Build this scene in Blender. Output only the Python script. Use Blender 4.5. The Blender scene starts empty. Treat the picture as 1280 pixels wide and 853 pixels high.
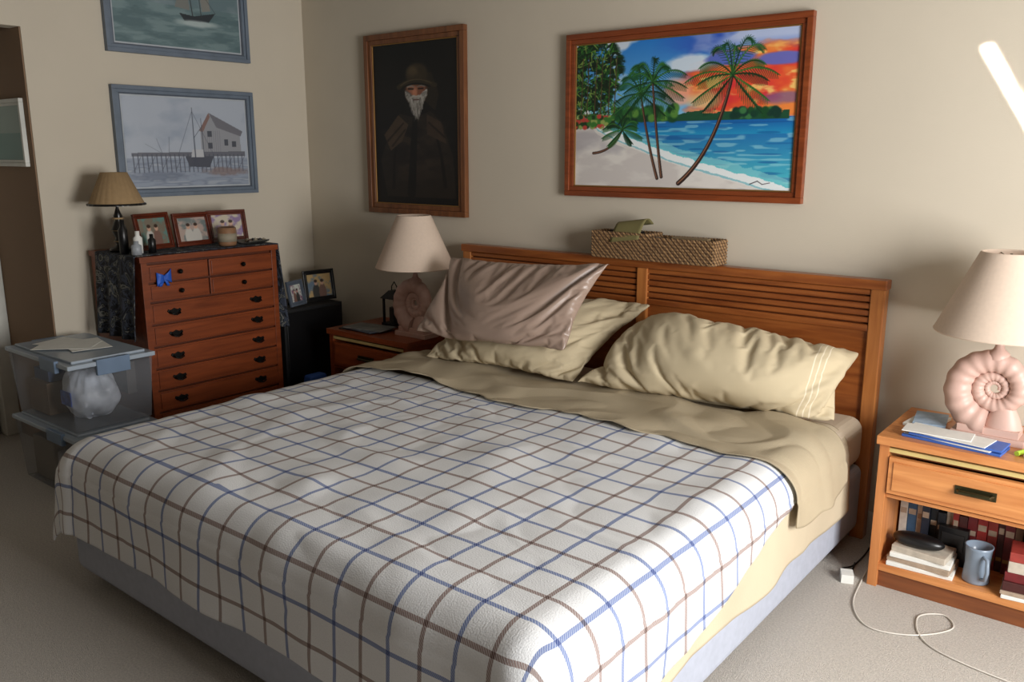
import bpy, math, random
import numpy as np
from mathutils import Vector, noise, Matrix
random.seed(7); np.random.seed(7)
S=bpy.context.scene
S.view_settings.view_transform='Standard'

# ------------------------------------------------------------ helpers
def lin(c):
    return tuple(((x/255)/12.92 if x/255<=.04045 else ((x/255+.055)/1.055)**2.4) for x in c)
def newmat(name):
    m=bpy.data.materials.new(name); m.use_nodes=True
    return m,m.node_tree,m.node_tree.nodes['Principled BSDF']
def mat(name,c,rough=.5,metal=0,nscale=0,namt=.12,bump=0,bscale=None,sheen=0,spec=None):
    m,t,b=newmat(name); col=lin(c)
    b.inputs['Roughness'].default_value=rough; b.inputs['Metallic'].default_value=metal
    if spec is not None: b.inputs['Specular IOR Level'].default_value=spec
    if sheen: b.inputs['Sheen Weight'].default_value=sheen
    tc=t.nodes.new('ShaderNodeTexCoord')
    n=t.nodes.new('ShaderNodeTexNoise'); n.inputs['Scale'].default_value=nscale or 8; n.inputs['Detail'].default_value=4
    t.links.new(tc.outputs['Object'],n.inputs['Vector'])
    r=t.nodes.new('ShaderNodeValToRGB')
    r.color_ramp.elements[0].position=.3; r.color_ramp.elements[1].position=.7
    r.color_ramp.elements[0].color=(*[x*(1-namt) for x in col],1); r.color_ramp.elements[1].color=(*[min(1,x*(1+namt)) for x in col],1)
    t.links.new(n.outputs['Fac'],r.inputs['Fac']); t.links.new(r.outputs['Color'],b.inputs['Base Color'])
    if bump:
        n2=t.nodes.new('ShaderNodeTexNoise'); n2.inputs['Scale'].default_value=bscale or 60; n2.inputs['Detail'].default_value=5
        t.links.new(tc.outputs['Object'],n2.inputs['Vector'])
        bp=t.nodes.new('ShaderNodeBump'); bp.inputs['Strength'].default_value=bump; bp.inputs['Distance'].default_value=.01
        t.links.new(n2.outputs['Fac'],bp.inputs['Height']); t.links.new(bp.outputs['Normal'],b.inputs['Normal'])
    return m
def wood(name,c1,c2,axis='x',rough=.35,scale=1.0):
    m,t,b=newmat(name)
    tc=t.nodes.new('ShaderNodeTexCoord'); mp=t.nodes.new('ShaderNodeMapping')
    sc={'x':(1.2,14,14),'y':(14,1.2,14),'z':(14,14,1.2)}[axis]
    mp.inputs['Scale'].default_value=[s*scale for s in sc]
    t.links.new(tc.outputs['Object'],mp.inputs['Vector'])
    n=t.nodes.new('ShaderNodeTexNoise'); n.inputs['Scale'].default_value=3; n.inputs['Detail'].default_value=8; n.inputs['Distortion'].default_value=.6
    t.links.new(mp.outputs['Vector'],n.inputs['Vector'])
    r=t.nodes.new('ShaderNodeValToRGB'); r.color_ramp.elements[0].position=.3; r.color_ramp.elements[1].position=.72
    r.color_ramp.elements[0].color=(*lin(c1),1); r.color_ramp.elements[1].color=(*lin(c2),1)
    t.links.new(n.outputs['Fac'],r.inputs['Fac']); t.links.new(r.outputs['Color'],b.inputs['Base Color'])
    b.inputs['Roughness'].default_value=rough
    bp=t.nodes.new('ShaderNodeBump'); bp.inputs['Strength'].default_value=.08; bp.inputs['Distance'].default_value=.003
    t.links.new(n.outputs['Fac'],bp.inputs['Height']); t.links.new(bp.outputs['Normal'],b.inputs['Normal'])
    return m

class MB:
    def __init__(s,name): s.name=name; s.v=[]; s.f=[]; s.m=[]; s.sm=[]; s.mats=[]
    def mi(s,m):
        if m not in s.mats: s.mats.append(m)
        return s.mats.index(m)
    def add(s,vs,fs,m,smooth=False):
        o=len(s.v); s.v+= [tuple(x) for x in vs]; k=s.mi(m)
        for f in fs: s.f.append(tuple(o+i for i in f)); s.m.append(k); s.sm.append(smooth)
    def obox(s,c,ax,h,m,top=1.0,topy=None):
        c=Vector(c); ax=[Vector(a) for a in ax]; vs=[]
        if topy is None: topy=top
        for k in (-1,1):
            for j in (-1,1):
                for i in (-1,1):
                    tx=top if k>0 else 1; ty=topy if k>0 else 1
                    vs.append(c+ax[0]*h[0]*i*tx+ax[1]*h[1]*j*ty+ax[2]*h[2]*k)
        s.add(vs,[(0,2,3,1),(4,5,7,6),(0,1,5,4),(2,6,7,3),(0,4,6,2),(1,3,7,5)],m)
    def box(s,lo,hi,m,rz=0,top=1.0,tilt=0):
        c=[(a+b)/2 for a,b in zip(lo,hi)]; h=[(b-a)/2 for a,b in zip(lo,hi)]
        R=Matrix.Rotation(rz,3,'Z')@Matrix.Rotation(tilt,3,'Y')
        s.obox(c,[R@Vector((1,0,0)),R@Vector((0,1,0)),R@Vector((0,0,1))],h,m,top)
    def tube(s,pts,rad,m,n=10,cap=True,flat=1.0):
        pts=[Vector(p) for p in pts]
        if not hasattr(rad,'__len__'): rad=[rad]*len(pts)
        vs=[];fs=[]; up=None
        for i,p in enumerate(pts):
            d=(pts[min(i+1,len(pts)-1)]-pts[max(i-1,0)]).normalized()
            if up is None: up=Vector((0,0,1)) if abs(d.z)<.9 else Vector((1,0,0))
            a=d.cross(up).normalized(); b=a.cross(d).normalized(); up=b
            for k in range(n):
                t=2*math.pi*k/n; vs.append(p+(a*math.cos(t)+b*math.sin(t)*flat)*rad[i])
        for i in range(len(pts)-1):
            for k in range(n):
                k2=(k+1)%n; fs.append((i*n+k,i*n+k2,(i+1)*n+k2,(i+1)*n+k))
        s.add(vs,fs,m,True)
        if cap:
            s.add(vs[:n],[tuple(range(n))],m); s.add(vs[-n:],[tuple(reversed(range(n)))],m)
    def lathe(s,c,prof,m,n=32,sy=1.0,rip=0,rn=0):
        vs=[];fs=[]
        for r,z in prof:
            for k in range(n):
                t=2*math.pi*k/n; rr=r*(1+rip*math.cos(rn*t))
                vs.append((c[0]+rr*math.cos(t),c[1]+rr*math.sin(t)*sy,c[2]+z))
        for i in range(len(prof)-1):
            for k in range(n):
                k2=(k+1)%n; fs.append((i*n+k,i*n+k2,(i+1)*n+k2,(i+1)*n+k))
        s.add(vs,fs,m,True)
    def grid(s,fn,nu,nv,m,smooth=True):
        vs=[fn(i/nu,j/nv) for j in range(nv+1) for i in range(nu+1)]
        fs=[(j*(nu+1)+i,j*(nu+1)+i+1,(j+1)*(nu+1)+i+1,(j+1)*(nu+1)+i) for j in range(nv) for i in range(nu)]
        s.add(vs,fs,m,smooth)
    def build(s,bevel=0,solid=0,sub=0,parent=None,seg=2):
        V=np.array([tuple(v) for v in s.v]); lo=V.min(0);hi=V.max(0)
        o=np.array([(lo[0]+hi[0])/2,(lo[1]+hi[1])/2,lo[2]])
        me=bpy.data.meshes.new(s.name); me.from_pydata([tuple(x) for x in V-o],[],s.f)
        for m in s.mats: me.materials.append(m)
        me.polygons.foreach_set('material_index',s.m); me.polygons.foreach_set('use_smooth',s.sm); me.update()
        ob=bpy.data.objects.new(s.name,me); S.collection.objects.link(ob); ob.location=o
        if parent: ob.parent=parent
        if solid:
            q=ob.modifiers.new('s','SOLIDIFY'); q.thickness=solid; q.offset=-1
        if sub:
            q=ob.modifiers.new('u','SUBSURF'); q.levels=sub; q.render_levels=sub
        if bevel:
            q=ob.modifiers.new('b','BEVEL'); q.width=bevel; q.segments=seg; q.limit_method='ANGLE'; q.angle_limit=math.radians(40)
        return ob

# ------------------------------------------------------------ numpy painter
def vnoise(H,W,fx,fy,seed):
    r=np.random.RandomState(seed); g=r.rand(int(fy)+3,int(fx)+3)
    x=np.linspace(0,fx,W); y=np.linspace(0,fy,H); xi=x.astype(int); yi=y.astype(int); tx=x-xi; ty=y-yi
    tx=tx*tx*(3-2*tx); ty=(ty*ty*(3-2*ty))[:,None]
    a=g[yi][:,xi];b=g[yi][:,xi+1];c=g[yi+1][:,xi];d=g[yi+1][:,xi+1]
    return (a*(1-tx)+b*tx)*(1-ty)+(c*(1-tx)+d*tx)*ty
def fbm(H,W,fx,fy,seed,o=4):
    s=0;a=1;t=0
    for i in range(o): s=s+a*vnoise(H,W,fx*2**i,fy*2**i,seed+i); t+=a; a*=.5
    return s/t
class Paint:
    def __init__(s,W,H,asp,bg=(0,0,0)):
        s.W,s.H,s.asp=W,H,asp; s.c=np.zeros((H,W,3))+np.array(bg,float)
        s.X,s.Y=np.meshgrid(np.linspace(0,1,W),np.linspace(0,1,H))
    def fill(s,a,col):
        a=np.clip(a,0,1)[...,None]; col=np.array(col,float); s.c=s.c*(1-a)+col*a
    def seg(s,p,q,w0,w1,col,al=1.0):
        A=s.asp; m=max(w0,w1)+.01
        x0=int(max(0,(min(p[0],q[0])-m/A)*s.W)); x1=int(min(s.W,(max(p[0],q[0])+m/A)*s.W+2))
        y0=int(max(0,(min(p[1],q[1])-m)*s.H)); y1=int(min(s.H,(max(p[1],q[1])+m)*s.H+2))
        if x1<=x0 or y1<=y0: return
        X=s.X[y0:y1,x0:x1]*A; Y=s.Y[y0:y1,x0:x1]; px,py,qx,qy=p[0]*A,p[1],q[0]*A,q[1]
        dx,dy=qx-px,qy-py; L=dx*dx+dy*dy+1e-12; t=np.clip(((X-px)*dx+(Y-py)*dy)/L,0,1)
        d=np.hypot(X-px-t*dx,Y-py-t*dy)-(w0+(w1-w0)*t)/2
        a=(np.clip(.5-d*s.H,0,1)*al)[...,None]; r=s.c[y0:y1,x0:x1]; s.c[y0:y1,x0:x1]=r*(1-a)+np.array(col,float)*a
    def line(s,pts,w0,w1,col,al=1):
        n=len(pts)-1
        for i in range(n): s.seg(pts[i],pts[i+1],w0+(w1-w0)*i/n,w0+(w1-w0)*(i+1)/n,col,al)
    def ell(s,cx,cy,rx,ry,col,soft=.15,al=1,nz=None):
        d=np.hypot((s.X-cx)/rx,(s.Y-cy)/ry)
        if nz is not None: d=d+nz
        s.fill(np.clip((1-d)/soft+.5,0,1)*al,col)
    def poly(s,pts,col,al=1):
        ins=np.zeros((s.H,s.W),bool); n=len(pts)
        for i in range(n):
            x0,y0=pts[i];x1,y1=pts[(i+1)%n]
            if y0==y1: continue
            c=((s.Y>=min(y0,y1))&(s.Y<max(y0,y1)))&(s.X<(x1-x0)*(s.Y-y0)/(y1-y0)+x0); ins^=c
        s.fill(ins*al,col)

def bez(a,b,c,n=12):
    return [((1-t)**2*a[0]+2*t*(1-t)*b[0]+t*t*c[0],(1-t)**2*a[1]+2*t*(1-t)*b[1]+t*t*c[1]) for t in [i/n for i in range(n+1)]]
def palm(P,base,ctrl,top,w,R,seed,n=11):
    r=random.Random(seed)
    pts=bez(base,ctrl,top,16); P.line(pts,w*1.6,w,(52,34,30)); P.line([(x-w*.2/P.asp,y) for x,y in pts],w*.4,w*.2,(150,105,80))
    for k in range(n):
        a=math.radians(-225+270*k/(n-1)+r.uniform(-9,9)); L=R*r.uniform(.78,1.2)
        ex,ey=top[0]+math.cos(a)*L/P.asp, top[1]+math.sin(a)*L*.85+L*.16
        cx,cy=top[0]+math.cos(a)*L*.55/P.asp, top[1]+math.sin(a)*L*.85-L*.14
        fr=bez(top,(cx,cy),(ex,ey),17)
        col=random.Random(seed+k).choice([(18,70,32),(12,50,28),(36,95,40),(22,80,42)])
        for i in range(2,18):
            x,y=fr[i]; l=R*.19*math.sin(math.pi*(i/18.5)**.8)+.014
            for sd in (-1,1):
                dx=(fr[i][0]-fr[i-1][0])*P.asp; dy=fr[i][1]-fr[i-1][1]; q=math.hypot(dx,dy)+1e-9
                nx,ny=-dy/q*sd,dx/q*sd
                P.seg((x,y),(x+(nx*.5+dx/q*.7)*l/P.asp,y+(ny*.5+dy/q*.7)*l+l*.45),.0055,.0025,col)
        P.line(fr,.009,.004,(60,120,50) if k%2 else (14,50,26))

def tropical():
    P=Paint(520,355,1.55); X,Y=P.X,P.Y; H,W=355,520
    n1=fbm(H,W,5,6,3); n2=fbm(H,W,9,14,11); n3=fbm(H,W,30,40,21)
    sky=np.array([40,125,210])*(1-Y[...,None]/.55)+np.array([140,200,235])*(Y[...,None]/.55); P.c=np.clip(sky,0,255)
    P.fill(np.clip((n1-.5)*7,0,.9)*(X<.66)*(Y<.34),(228,234,242))
    P.fill(np.clip((X-.38+Y*.2)*4,0,1)*np.clip((.17-Y+.12*(n2-.5))*14,0,1),(50,88,190))
    P.fill(np.clip((n1-.45)*8,0,1)*np.clip((X-.5)*4,0,1)*np.clip((.16-Y)*9,0,1),(185,200,235))
    s=np.clip(1.15-np.hypot((X-.88)/.36,(Y-.33)/.22)+.5*(n2-.5),0,1)
    P.fill(s*4,(236,84,52)); P.fill(np.clip((n1-.47)*7,0,1)*np.clip(s*4,0,1),(246,140,66)); P.fill(np.clip((.47-n1)*8,0,.8)*np.clip(s*3,0,1),(222,50,60))
    P.fill(np.clip((n2-.6)*10,0,.9)*np.clip(s*3,0,1),(255,210,120))
    P.ell(.50,.36,.07,.08,(250,180,150),.5,.8,(n2-.5)*.8); P.ell(.55,.18,.08,.05,(225,235,245),.5,.9,(n2-.5)); P.ell(.62,.42,.07,.06,(245,205,140),.6,.8)
    P.fill(np.clip(1-np.hypot((X-.93)/.12,(Y-.19)/.045)+.4*(n2-.5),0,1)*4,(110,110,190)); P.fill(np.clip(1-np.hypot((X-.72)/.12,(Y-.17)/.05)+.4*(n2-.5),0,1)*4,(90,110,195))
    P.ell(.95,.42,.09,.035,(120,95,150),.6,.7,(n2-.5))
    sea=Y>.535; t=np.clip((Y-.535)/.42,0,1)[...,None]
    sc=np.array([20,95,175])*(1-t)+np.array([80,195,210])*t
    sc=np.where(t<.25,np.array([18,90,170])*(1-t*4)+np.array([35,150,200])*t*4,sc)
    P.c=np.where(sea[...,None],sc,P.c); P.fill(sea*np.clip((vnoise(H,W,14,70,5)-.62)*5,0,.45),(190,235,240))
    P.fill(sea*np.clip((vnoise(H,W,10,60,8)-.7)*5,0,.5),(16,80,150))
    cy=np.interp(X[0],[0,.07,.12,.2,.3,.45,.6,.75,.9,1],[.50,.52,.60,.66,.72,.80,.87,.93,.99,1.04])[None,:]
    P.fill((Y>cy-.12+.03*n3)*.6,(150,220,225)); P.fill((Y>cy-.075+.02*n3)*1.0,(110,205,215)); P.fill((Y>cy-.055+.03*(n3-.5))*1.,(240,248,250)); P.fill((Y>cy-.02+.02*n3)*1.,(150,205,215)); P.fill((Y>cy-.005+.015*n3)*1.,(232,230,226))
    P.fill((Y>cy+.01)*1.,(212,206,202)); P.fill((Y>cy+.01)*np.clip((n2-.45)*4,0,.9),(232,228,222)); P.fill((Y>cy+.03)*np.clip((n1-.55)*4,0,.6),(170,166,172))
    P.fill(((Y<.55)&(Y>.50+.03*(n3-.5)*2)&(X>.22)&(X<.97))*1.,(30,80,55))
    for i in range(60):
        r=random.Random(i); P.ell(r.uniform(.2,.5),r.uniform(.46,.53),.018,.03,r.choice([(25,75,40),(50,110,50),(15,50,35),(90,140,60)]),.5)
    for i in range(30):
        r=random.Random(i+90); P.ell(r.uniform(.74,.93),r.uniform(.485,.53),.015,.022,r.choice([(25,75,40),(60,120,70),(15,55,45)]),.5)
    e=.21+.05*np.sin(Y*9)+.06*(n2-.5)
    P.fill(np.clip((e-X)*60,0,1)*(Y<.56)*np.clip(.75+(n3-.42)*8,0,1),(16,40,24))
    for i in range(520):
        r=random.Random(i+300); x=r.uniform(0,.25); y=r.uniform(.0,.55)
        if x>.23-.1*abs(y-.25): continue
        a=r.uniform(0,6.28);l=.05; P.seg((x,y),(x+math.cos(a)*l/1.55,y+abs(math.sin(a))*l),.010,.003,r.choice([(30,85,35),(15,50,25),(60,120,45),(10,30,18),(120,150,70)]))
    for x in (.03,.06,.1,.13,.17,.2): P.line([(x,.56),(x+.01,.1)],.008,.006,(80,60,45))
    for i in range(80):
        r=random.Random(i+900); P.ell(r.uniform(0,.2),r.uniform(.50,.58),.012,.016,r.choice([(60,120,50),(150,170,90),(190,70,60),(25,60,30)]),.5)
    palm(P,(.10,.76),(.2,.75),(.245,.60),.012,.13,5,11)
    palm(P,(.42,.93),(.37,.70),(.33,.36),.014,.21,8,13)
    palm(P,(.44,.92),(.41,.65),(.385,.29),.014,.21,9,13)
    palm(P,(.52,.96),(.68,.75),(.735,.27),.020,.27,3,15)
    P.line([(.83,.955),(.86,.935),(.88,.955),(.91,.945)],.006,.004,(40,30,40))
    return P.c
def portrait():
    P=Paint(160,300,.5,(8,8,9)); X,Y=P.X,P.Y; n=fbm(300,160,6,22,4); n5=fbm(300,160,14,30,24)
    P.poly([(.20,.52),(.32,.43),(.50,.46),(.68,.42),(.82,.50),(.93,.70),(.96,.95),(.14,.95),(.07,.72)],(32,26,21))
    msk=np.clip((Y-.43)*10,0,1)*np.clip((.93-Y)*5,0,1)*np.clip(1.15-abs(X-.5)/.42,0,1)
    P.fill(np.clip((n-.50)*6,0,1)*msk*.45,(74,58,44)); P.fill(np.clip((.46-n)*6,0,1)*msk*.6,(16,12,10))
    P.line([(.50,.47),(.47,.7),(.44,.93)],.03,.05,(8,8,7)); P.line([(.3,.5),(.24,.7),(.22,.9)],.010,.02,(12,9,8)); P.line([(.72,.5),(.80,.7),(.84,.88)],.012,.02,(12,9,8))
    P.poly([(.12,.56),(.30,.44),(.42,.50),(.34,.60),(.20,.66)],(70,56,42)); P.line([(.16,.6),(.36,.49)],.012,.01,(36,27,20)); P.line([(.22,.63),(.38,.53)],.012,.01,(40,30,22))
    P.poly([(.64,.44),(.80,.49),(.86,.62),(.64,.56)],(58,45,35)); P.line([(.66,.49),(.84,.58)],.01,.012,(30,23,18))
    P.poly([(.40,.20),(.70,.19),(.78,.32),(.74,.42),(.62,.36)],(34,28,20))
    P.ell(.52,.295,.125,.085,(118,74,54),.35); P.ell(.48,.295,.06,.05,(164,108,82),.8); P.ell(.58,.305,.04,.04,(136,84,62),.7)
    P.ell(.505,.308,.028,.030,(182,120,92),.7); P.ell(.44,.325,.035,.022,(160,96,76),.8)
    P.line([(.42,.270),(.46,.264),(.495,.272)],.009,.007,(140,132,122)); P.line([(.54,.272),(.58,.264),(.62,.272)],.007,.008,(124,116,108))
    P.seg((.435,.282),(.485,.284),.012,.009,(30,18,14)); P.seg((.55,.284),(.60,.284),.009,.010,(30,18,14))
    for i in range(620):
        r=random.Random(i); a=r.uniform(-1,1); x=.52+a*.125; y=.345-abs(a)*.055+r.uniform(0,.035)
        P.seg((x,y),(.52+a*.095+r.uniform(-.025,.025),y+r.uniform(.03,.10)*(1.15-abs(a))),.008,.003,r.choice([(130,126,118),(176,172,164),(96,92,86),(204,200,194),(150,146,138)]),.7)
    P.line([(.45,.338),(.49,.327),(.52,.332),(.55,.327),(.60,.338)],.012,.010,(176,170,162)); P.seg((.49,.350),(.55,.350),.006,.006,(80,38,32))
    P.ell(.53,.195,.13,.065,(52,43,29),.3); P.ell(.48,.18,.06,.03,(78,66,46),.8)
    P.line(bez((.32,.268),(.50,.205),(.74,.268),14),.030,.026,(48,40,27)); P.line(bez((.34,.260),(.50,.198),(.70,.256),14),.006,.005,(84,72,50)); P.line(bez((.36,.274),(.50,.232),(.68,.274),14),.010,.010,(8,8,6))
    P.c*= (1+.25*(n5[...,None]-.5))
    return P.c
def boats(kind):
    if kind==0:
        P=Paint(240,190,1.3); X,Y=P.X,P.Y; n=fbm(190,240,5,5,2); w=vnoise(190,240,9,60,6); nn=fbm(190,240,30,30,7)
        P.c=np.zeros((190,240,3))+np.array([176,184,196]); P.fill(np.clip((n-.45)*3,0,.8),(152,163,180))
        P.fill((Y>.68)*1.,(150,160,176)); P.fill((Y>.7)*np.clip((w-.45)*3,0,.7),(118,128,145)); P.fill((Y>.72)*np.clip((w-.65)*3,0,.6),(190,197,205))
        D=(76,80,94)
        P.poly([(.60,.34),(.68,.16),(.78,.30),(.94,.38),(.95,.62),(.60,.62)],(150,152,158))
        P.poly([(.68,.15),(.97,.36),(.95,.42),(.74,.32)],(112,112,120)); P.poly([(.59,.36),(.68,.15),(.69,.20),(.62,.38)],(132,104,98))
        for i in range(9): P.seg((.62+i*.018,.36),(.62+i*.018,.62),.004,.004,(122,122,130))
        for x,y in ((.66,.36),(.8,.46),(.87,.48),(.66,.5)): P.poly([(x,y),(x+.035,y),(x+.035,y+.07),(x,y+.07)],(74,78,88))
        P.poly([(.04,.62),(.98,.60),(.98,.66),(.04,.66)],(104,106,116))
        for i in range(26):
            x=.05+i*.036; P.seg((x,.64),(x+.004,.84),.012,.010,D,.8)
            if i%3==0: P.seg((x,.82),(x+.06,.66),.006,.006,D,.7)
        P.poly([(.46,.66),(.49,.78),(.66,.79),(.70,.66)],(76,80,92)); P.poly([(.52,.58),(.62,.58),(.62,.67),(.51,.67)],(190,192,196))
        P.line([(.545,.70),(.54,.10)],.012,.006,D); P.line([(.62,.68),(.61,.22)],.008,.005,D); P.line([(.54,.14),(.40,.66)],.003,.003,D); P.line([(.54,.14),(.70,.64)],.003,.003,D); P.line([(.54,.45),(.62,.30)],.005,.004,D)
        P.line([(.28,.64),(.24,.46)],.006,.004,D,.6); P.line([(.33,.64),(.34,.44)],.006,.004,D,.6); P.line([(.27,.62),(.15,.52)],.004,.003,D,.6)
        P.ell(.8,.84,.17,.05,(132,112,108),.6,.7,(nn-.5)); P.ell(.25,.88,.22,.05,(110,120,138),.6,.6,(nn-.5))
        return P.c
    P=Paint(240,190,1.3); X,Y=P.X,P.Y; n=fbm(190,240,6,5,12); w=fbm(190,240,6,18,16)
    P.c=np.zeros((190,240,3))+np.array([100,122,128]); P.fill(np.clip((n-.42)*3,0,.9),(128,144,150))
    P.fill((Y>.55)*1.,(96,120,124)); P.fill((Y>.55)*np.clip((w-.5)*5,0,.7),(126,148,150)); P.fill((Y>.6)*np.clip((.42-w)*6,0,.4),(70,94,100))
    P.poly([(.50,.62),(.54,.70),(.74,.69),(.80,.58),(.62,.64)],(40,48,54)); P.line([(.61,.64),(.57,.10)],.01,.006,(50,52,54)); P.line([(.68,.64),(.66,.2)],.008,.005,(50,52,54))
    P.poly([(.56,.14),(.47,.56),(.59,.58)],(120,122,118)); P.poly([(.66,.22),(.74,.34),(.76,.56),(.69,.58)],(130,130,124)); P.line([(.57,.12),(.80,.58)],.003,.003,(40,40,44))
    P.ell(.65,.72,.17,.03,(195,206,204),.8,.7,(n-.5))
    return P.c
def snap(seed,bg=(150,140,125)):
    P=Paint(60,48,1.3,bg); r=random.Random(seed); n=fbm(48,60,5,5,seed)
    P.fill(np.clip((n-.45)*4,0,.8),tuple(r.randint(60,150) for _ in range(3)))
    for x in (.35,.62):
        c=r.choice([(40,44,60),(190,186,178),(120,90,80),(60,60,58),(150,140,130)])
        P.ell(x,.82,.16,.38,c,.2); P.ell(x,.38,.065,.115,(196,156,134),.2); P.ell(x,.30,.07,.07,(60,42,32),.3)
    return P.c

def paintmat(name,rough=.4,coat=0):
    m,t,b=newmat(name); a=t.nodes.new('ShaderNodeVertexColor'); a.layer_name='Col'
    t.links.new(a.outputs['Color'],b.inputs['Base Color']); b.inputs['Roughness'].default_value=rough
    b.inputs['Coat Weight'].default_value=coat; return m
oil=paintmat('oil_paint',.45); printm=paintmat('print_paper',.5,.25)
def canvas(name,C,r,u,W,H,img,m,parent):
    h,w,_=img.shape; C=Vector(C);r=Vector(r);u=Vector(u)
    gx,gy=np.meshgrid(np.linspace(-.5,.5,w)*W,np.linspace(.5,-.5,h)*H)
    V=gx[...,None]*np.array(r)+gy[...,None]*np.array(u)
    me=bpy.data.meshes.new(name)
    idx=np.arange(h*w).reshape(h,w); f=np.stack([idx[1:,:-1],idx[1:,1:],idx[:-1,1:],idx[:-1,:-1]],-1).reshape(-1,4)
    me.vertices.add(h*w); me.vertices.foreach_set('co',V.reshape(-1)); nf=len(f)
    me.loops.add(nf*4); me.loops.foreach_set('vertex_index',f.reshape(-1)); me.polygons.add(nf)
    me.polygons.foreach_set('loop_start',np.arange(0,nf*4,4)); me.polygons.foreach_set('loop_total',np.full(nf,4)); me.update(); me.validate()
    a=me.color_attributes.new('Col','FLOAT_COLOR','POINT'); c=np.clip(img/255,0,1); c=np.where(c<=.04045,c/12.92,((c+.055)/1.055)**2.4)
    a.data.foreach_set('color',np.concatenate([c,np.ones((h,w,1))],-1).reshape(-1)); me.materials.append(m)
    ob=bpy.data.objects.new(name,me); S.collection.objects.link(ob)
    if parent: ob.parent=parent; ob.location=C-parent.location
    else: ob.location=C
    return ob
def framed(name,C,r,u,W,H,fw,fd,fm,img,cm,border=0,bm=None,lip=None,lipw=.006):
    """C = centre of the back face; W,H outer size"""
    C=Vector(C);r=Vector(r).normalized();u=Vector(u).normalized();n=r.cross(u).normalized()
    e=bpy.data.objects.new(name,None); S.collection.objects.link(e); e.location=C; e.empty_display_size=.05
    b=MB(name+'_moulding')
    def bars(w,h,t,d0,d1,m):
        c=C+n*(d0+d1)/2; hd=(d1-d0)/2
        b.obox(c+u*(h/2-t/2),[r,u,n],(w/2,t/2,hd),m); b.obox(c-u*(h/2-t/2),[r,u,n],(w/2,t/2,hd),m)
        b.obox(c+r*(w/2-t/2),[r,u,n],(t/2,h/2-t,hd),m); b.obox(c-r*(w/2-t/2),[r,u,n],(t/2,h/2-t,hd),m)
    bars(W,H,fw*.55,0,fd,fm); bars(W-fw*1.1,H-fw*1.1,fw*.45,0,fd*.72,fm)
    if lip: bars(W-2*fw,H-2*fw,lipw,0,fd*.6,lip)
    b.obox(C+n*.002,[r,u,n],(W/2-.002,H/2-.002,.002),fm)
    if border: b.obox(C+n*fd*.3,[r,u,n],(W/2-fw,H/2-fw,.0015),bm)
    ob=b.build(bevel=min(.004,fw*.15)); ob.parent=e; ob.location=Vector(ob.location)-C
    canvas(name+'_image',C+n*(fd*.3+.003),r,u,W-2*fw-2*border,H-2*fw-2*border,img,cm,e)
    return e

# ------------------------------------------------------------ materials
wallm=mat('cream_wall_paint',(206,196,178),.85,nscale=3,namt=.02,bump=.05,bscale=250)
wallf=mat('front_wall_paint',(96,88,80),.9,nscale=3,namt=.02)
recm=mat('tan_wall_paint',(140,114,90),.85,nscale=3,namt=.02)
ceilm=mat('ceiling_paint',(150,145,138),.9)
trimm=mat('white_trim_paint',(214,214,206),.5)
carpet=mat('beige_carpet',(208,201,192),.98,nscale=160,namt=.16,bump=.9,bscale=320)
W_dr=wood('cherry_dresser',(104,47,21),(136,66,32),'y',.35)
W_drd=wood('cherry_dark_edge',(70,30,14),(96,44,20),'y',.4)
W_hb=wood('headboard_cherry',(124,64,28),(164,96,46),'x',.33)
W_hbl=wood('headboard_light_edge',(165,98,48),(196,128,68),'z',.33)
W_hbd=wood('headboard_groove',(78,34,14),(104,52,22),'x',.45)
W_ns=wood('nightstand_oak',(190,118,64),(220,152,92),'x',.35)
W_nsz=wood('nightstand_oak_upright',(184,114,62),(212,142,84),'z',.35)
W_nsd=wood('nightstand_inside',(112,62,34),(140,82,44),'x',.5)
W_ns_shaded=wood('nightstand_oak_shaded',(118,54,26),(148,74,38),'x',.35)  # left nightstand: same wood as the right, darkened to paint in its shade
W_fr=wood('frame_cherry',(112,52,26),(146,74,38),'x',.3)
W_fr2=wood('frame_walnut',(98,58,34),(132,84,50),'z',.35)
blk=mat('black_plastic',(16,16,18),.35); blkm=mat('black_matte',(14,14,16),.7)
brass=mat('aged_brass',(70,66,44),.35,.8); blackiron=mat('black_iron_pull',(20,18,16),.4,.6)
pink=mat('pink_ceramic',(204,170,157),.45,nscale=6,namt=.04)
shade=mat('cream_lampshade',(218,197,178),.8,nscale=90,namt=.03)
khaki=mat('khaki_cotton',(196,181,150),.85,nscale=5,namt=.05,bump=.1,bscale=140)
khaki2=mat('khaki_sheet',(174,160,134),.85,nscale=5,namt=.05,bump=.1,bscale=140)
khaki3=mat('khaki_hanging_sheet',(196,182,156),.85,nscale=5,namt=.05,bump=.1,bscale=140)
fitted=mat('fitted_sheet',(205,190,168),.85,nscale=5,namt=.04)
satin=mat('taupe_satin',(160,138,124),.34,nscale=5,namt=.05)
boxsp=mat('boxspring_fabric',(168,173,186),.9,nscale=40,namt=.05)
greyf=mat('grey_blue_frame',(104,116,130),.5,nscale=12,namt=.12); greyl=mat('frame_inner_lip',(84,92,104),.5); matw=mat('mat_board',(180,186,192),.8)
whitep=mat('white_paper',(228,228,222),.8,nscale=30,namt=.04); blue=mat('blue_card',(60,100,180),.5); navy=mat('navy',(30,40,70),.6)
green=mat('highlighter_green',(170,200,60),.5); gold=mat('gold_leaf',(150,110,60),.4,.5)

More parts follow.
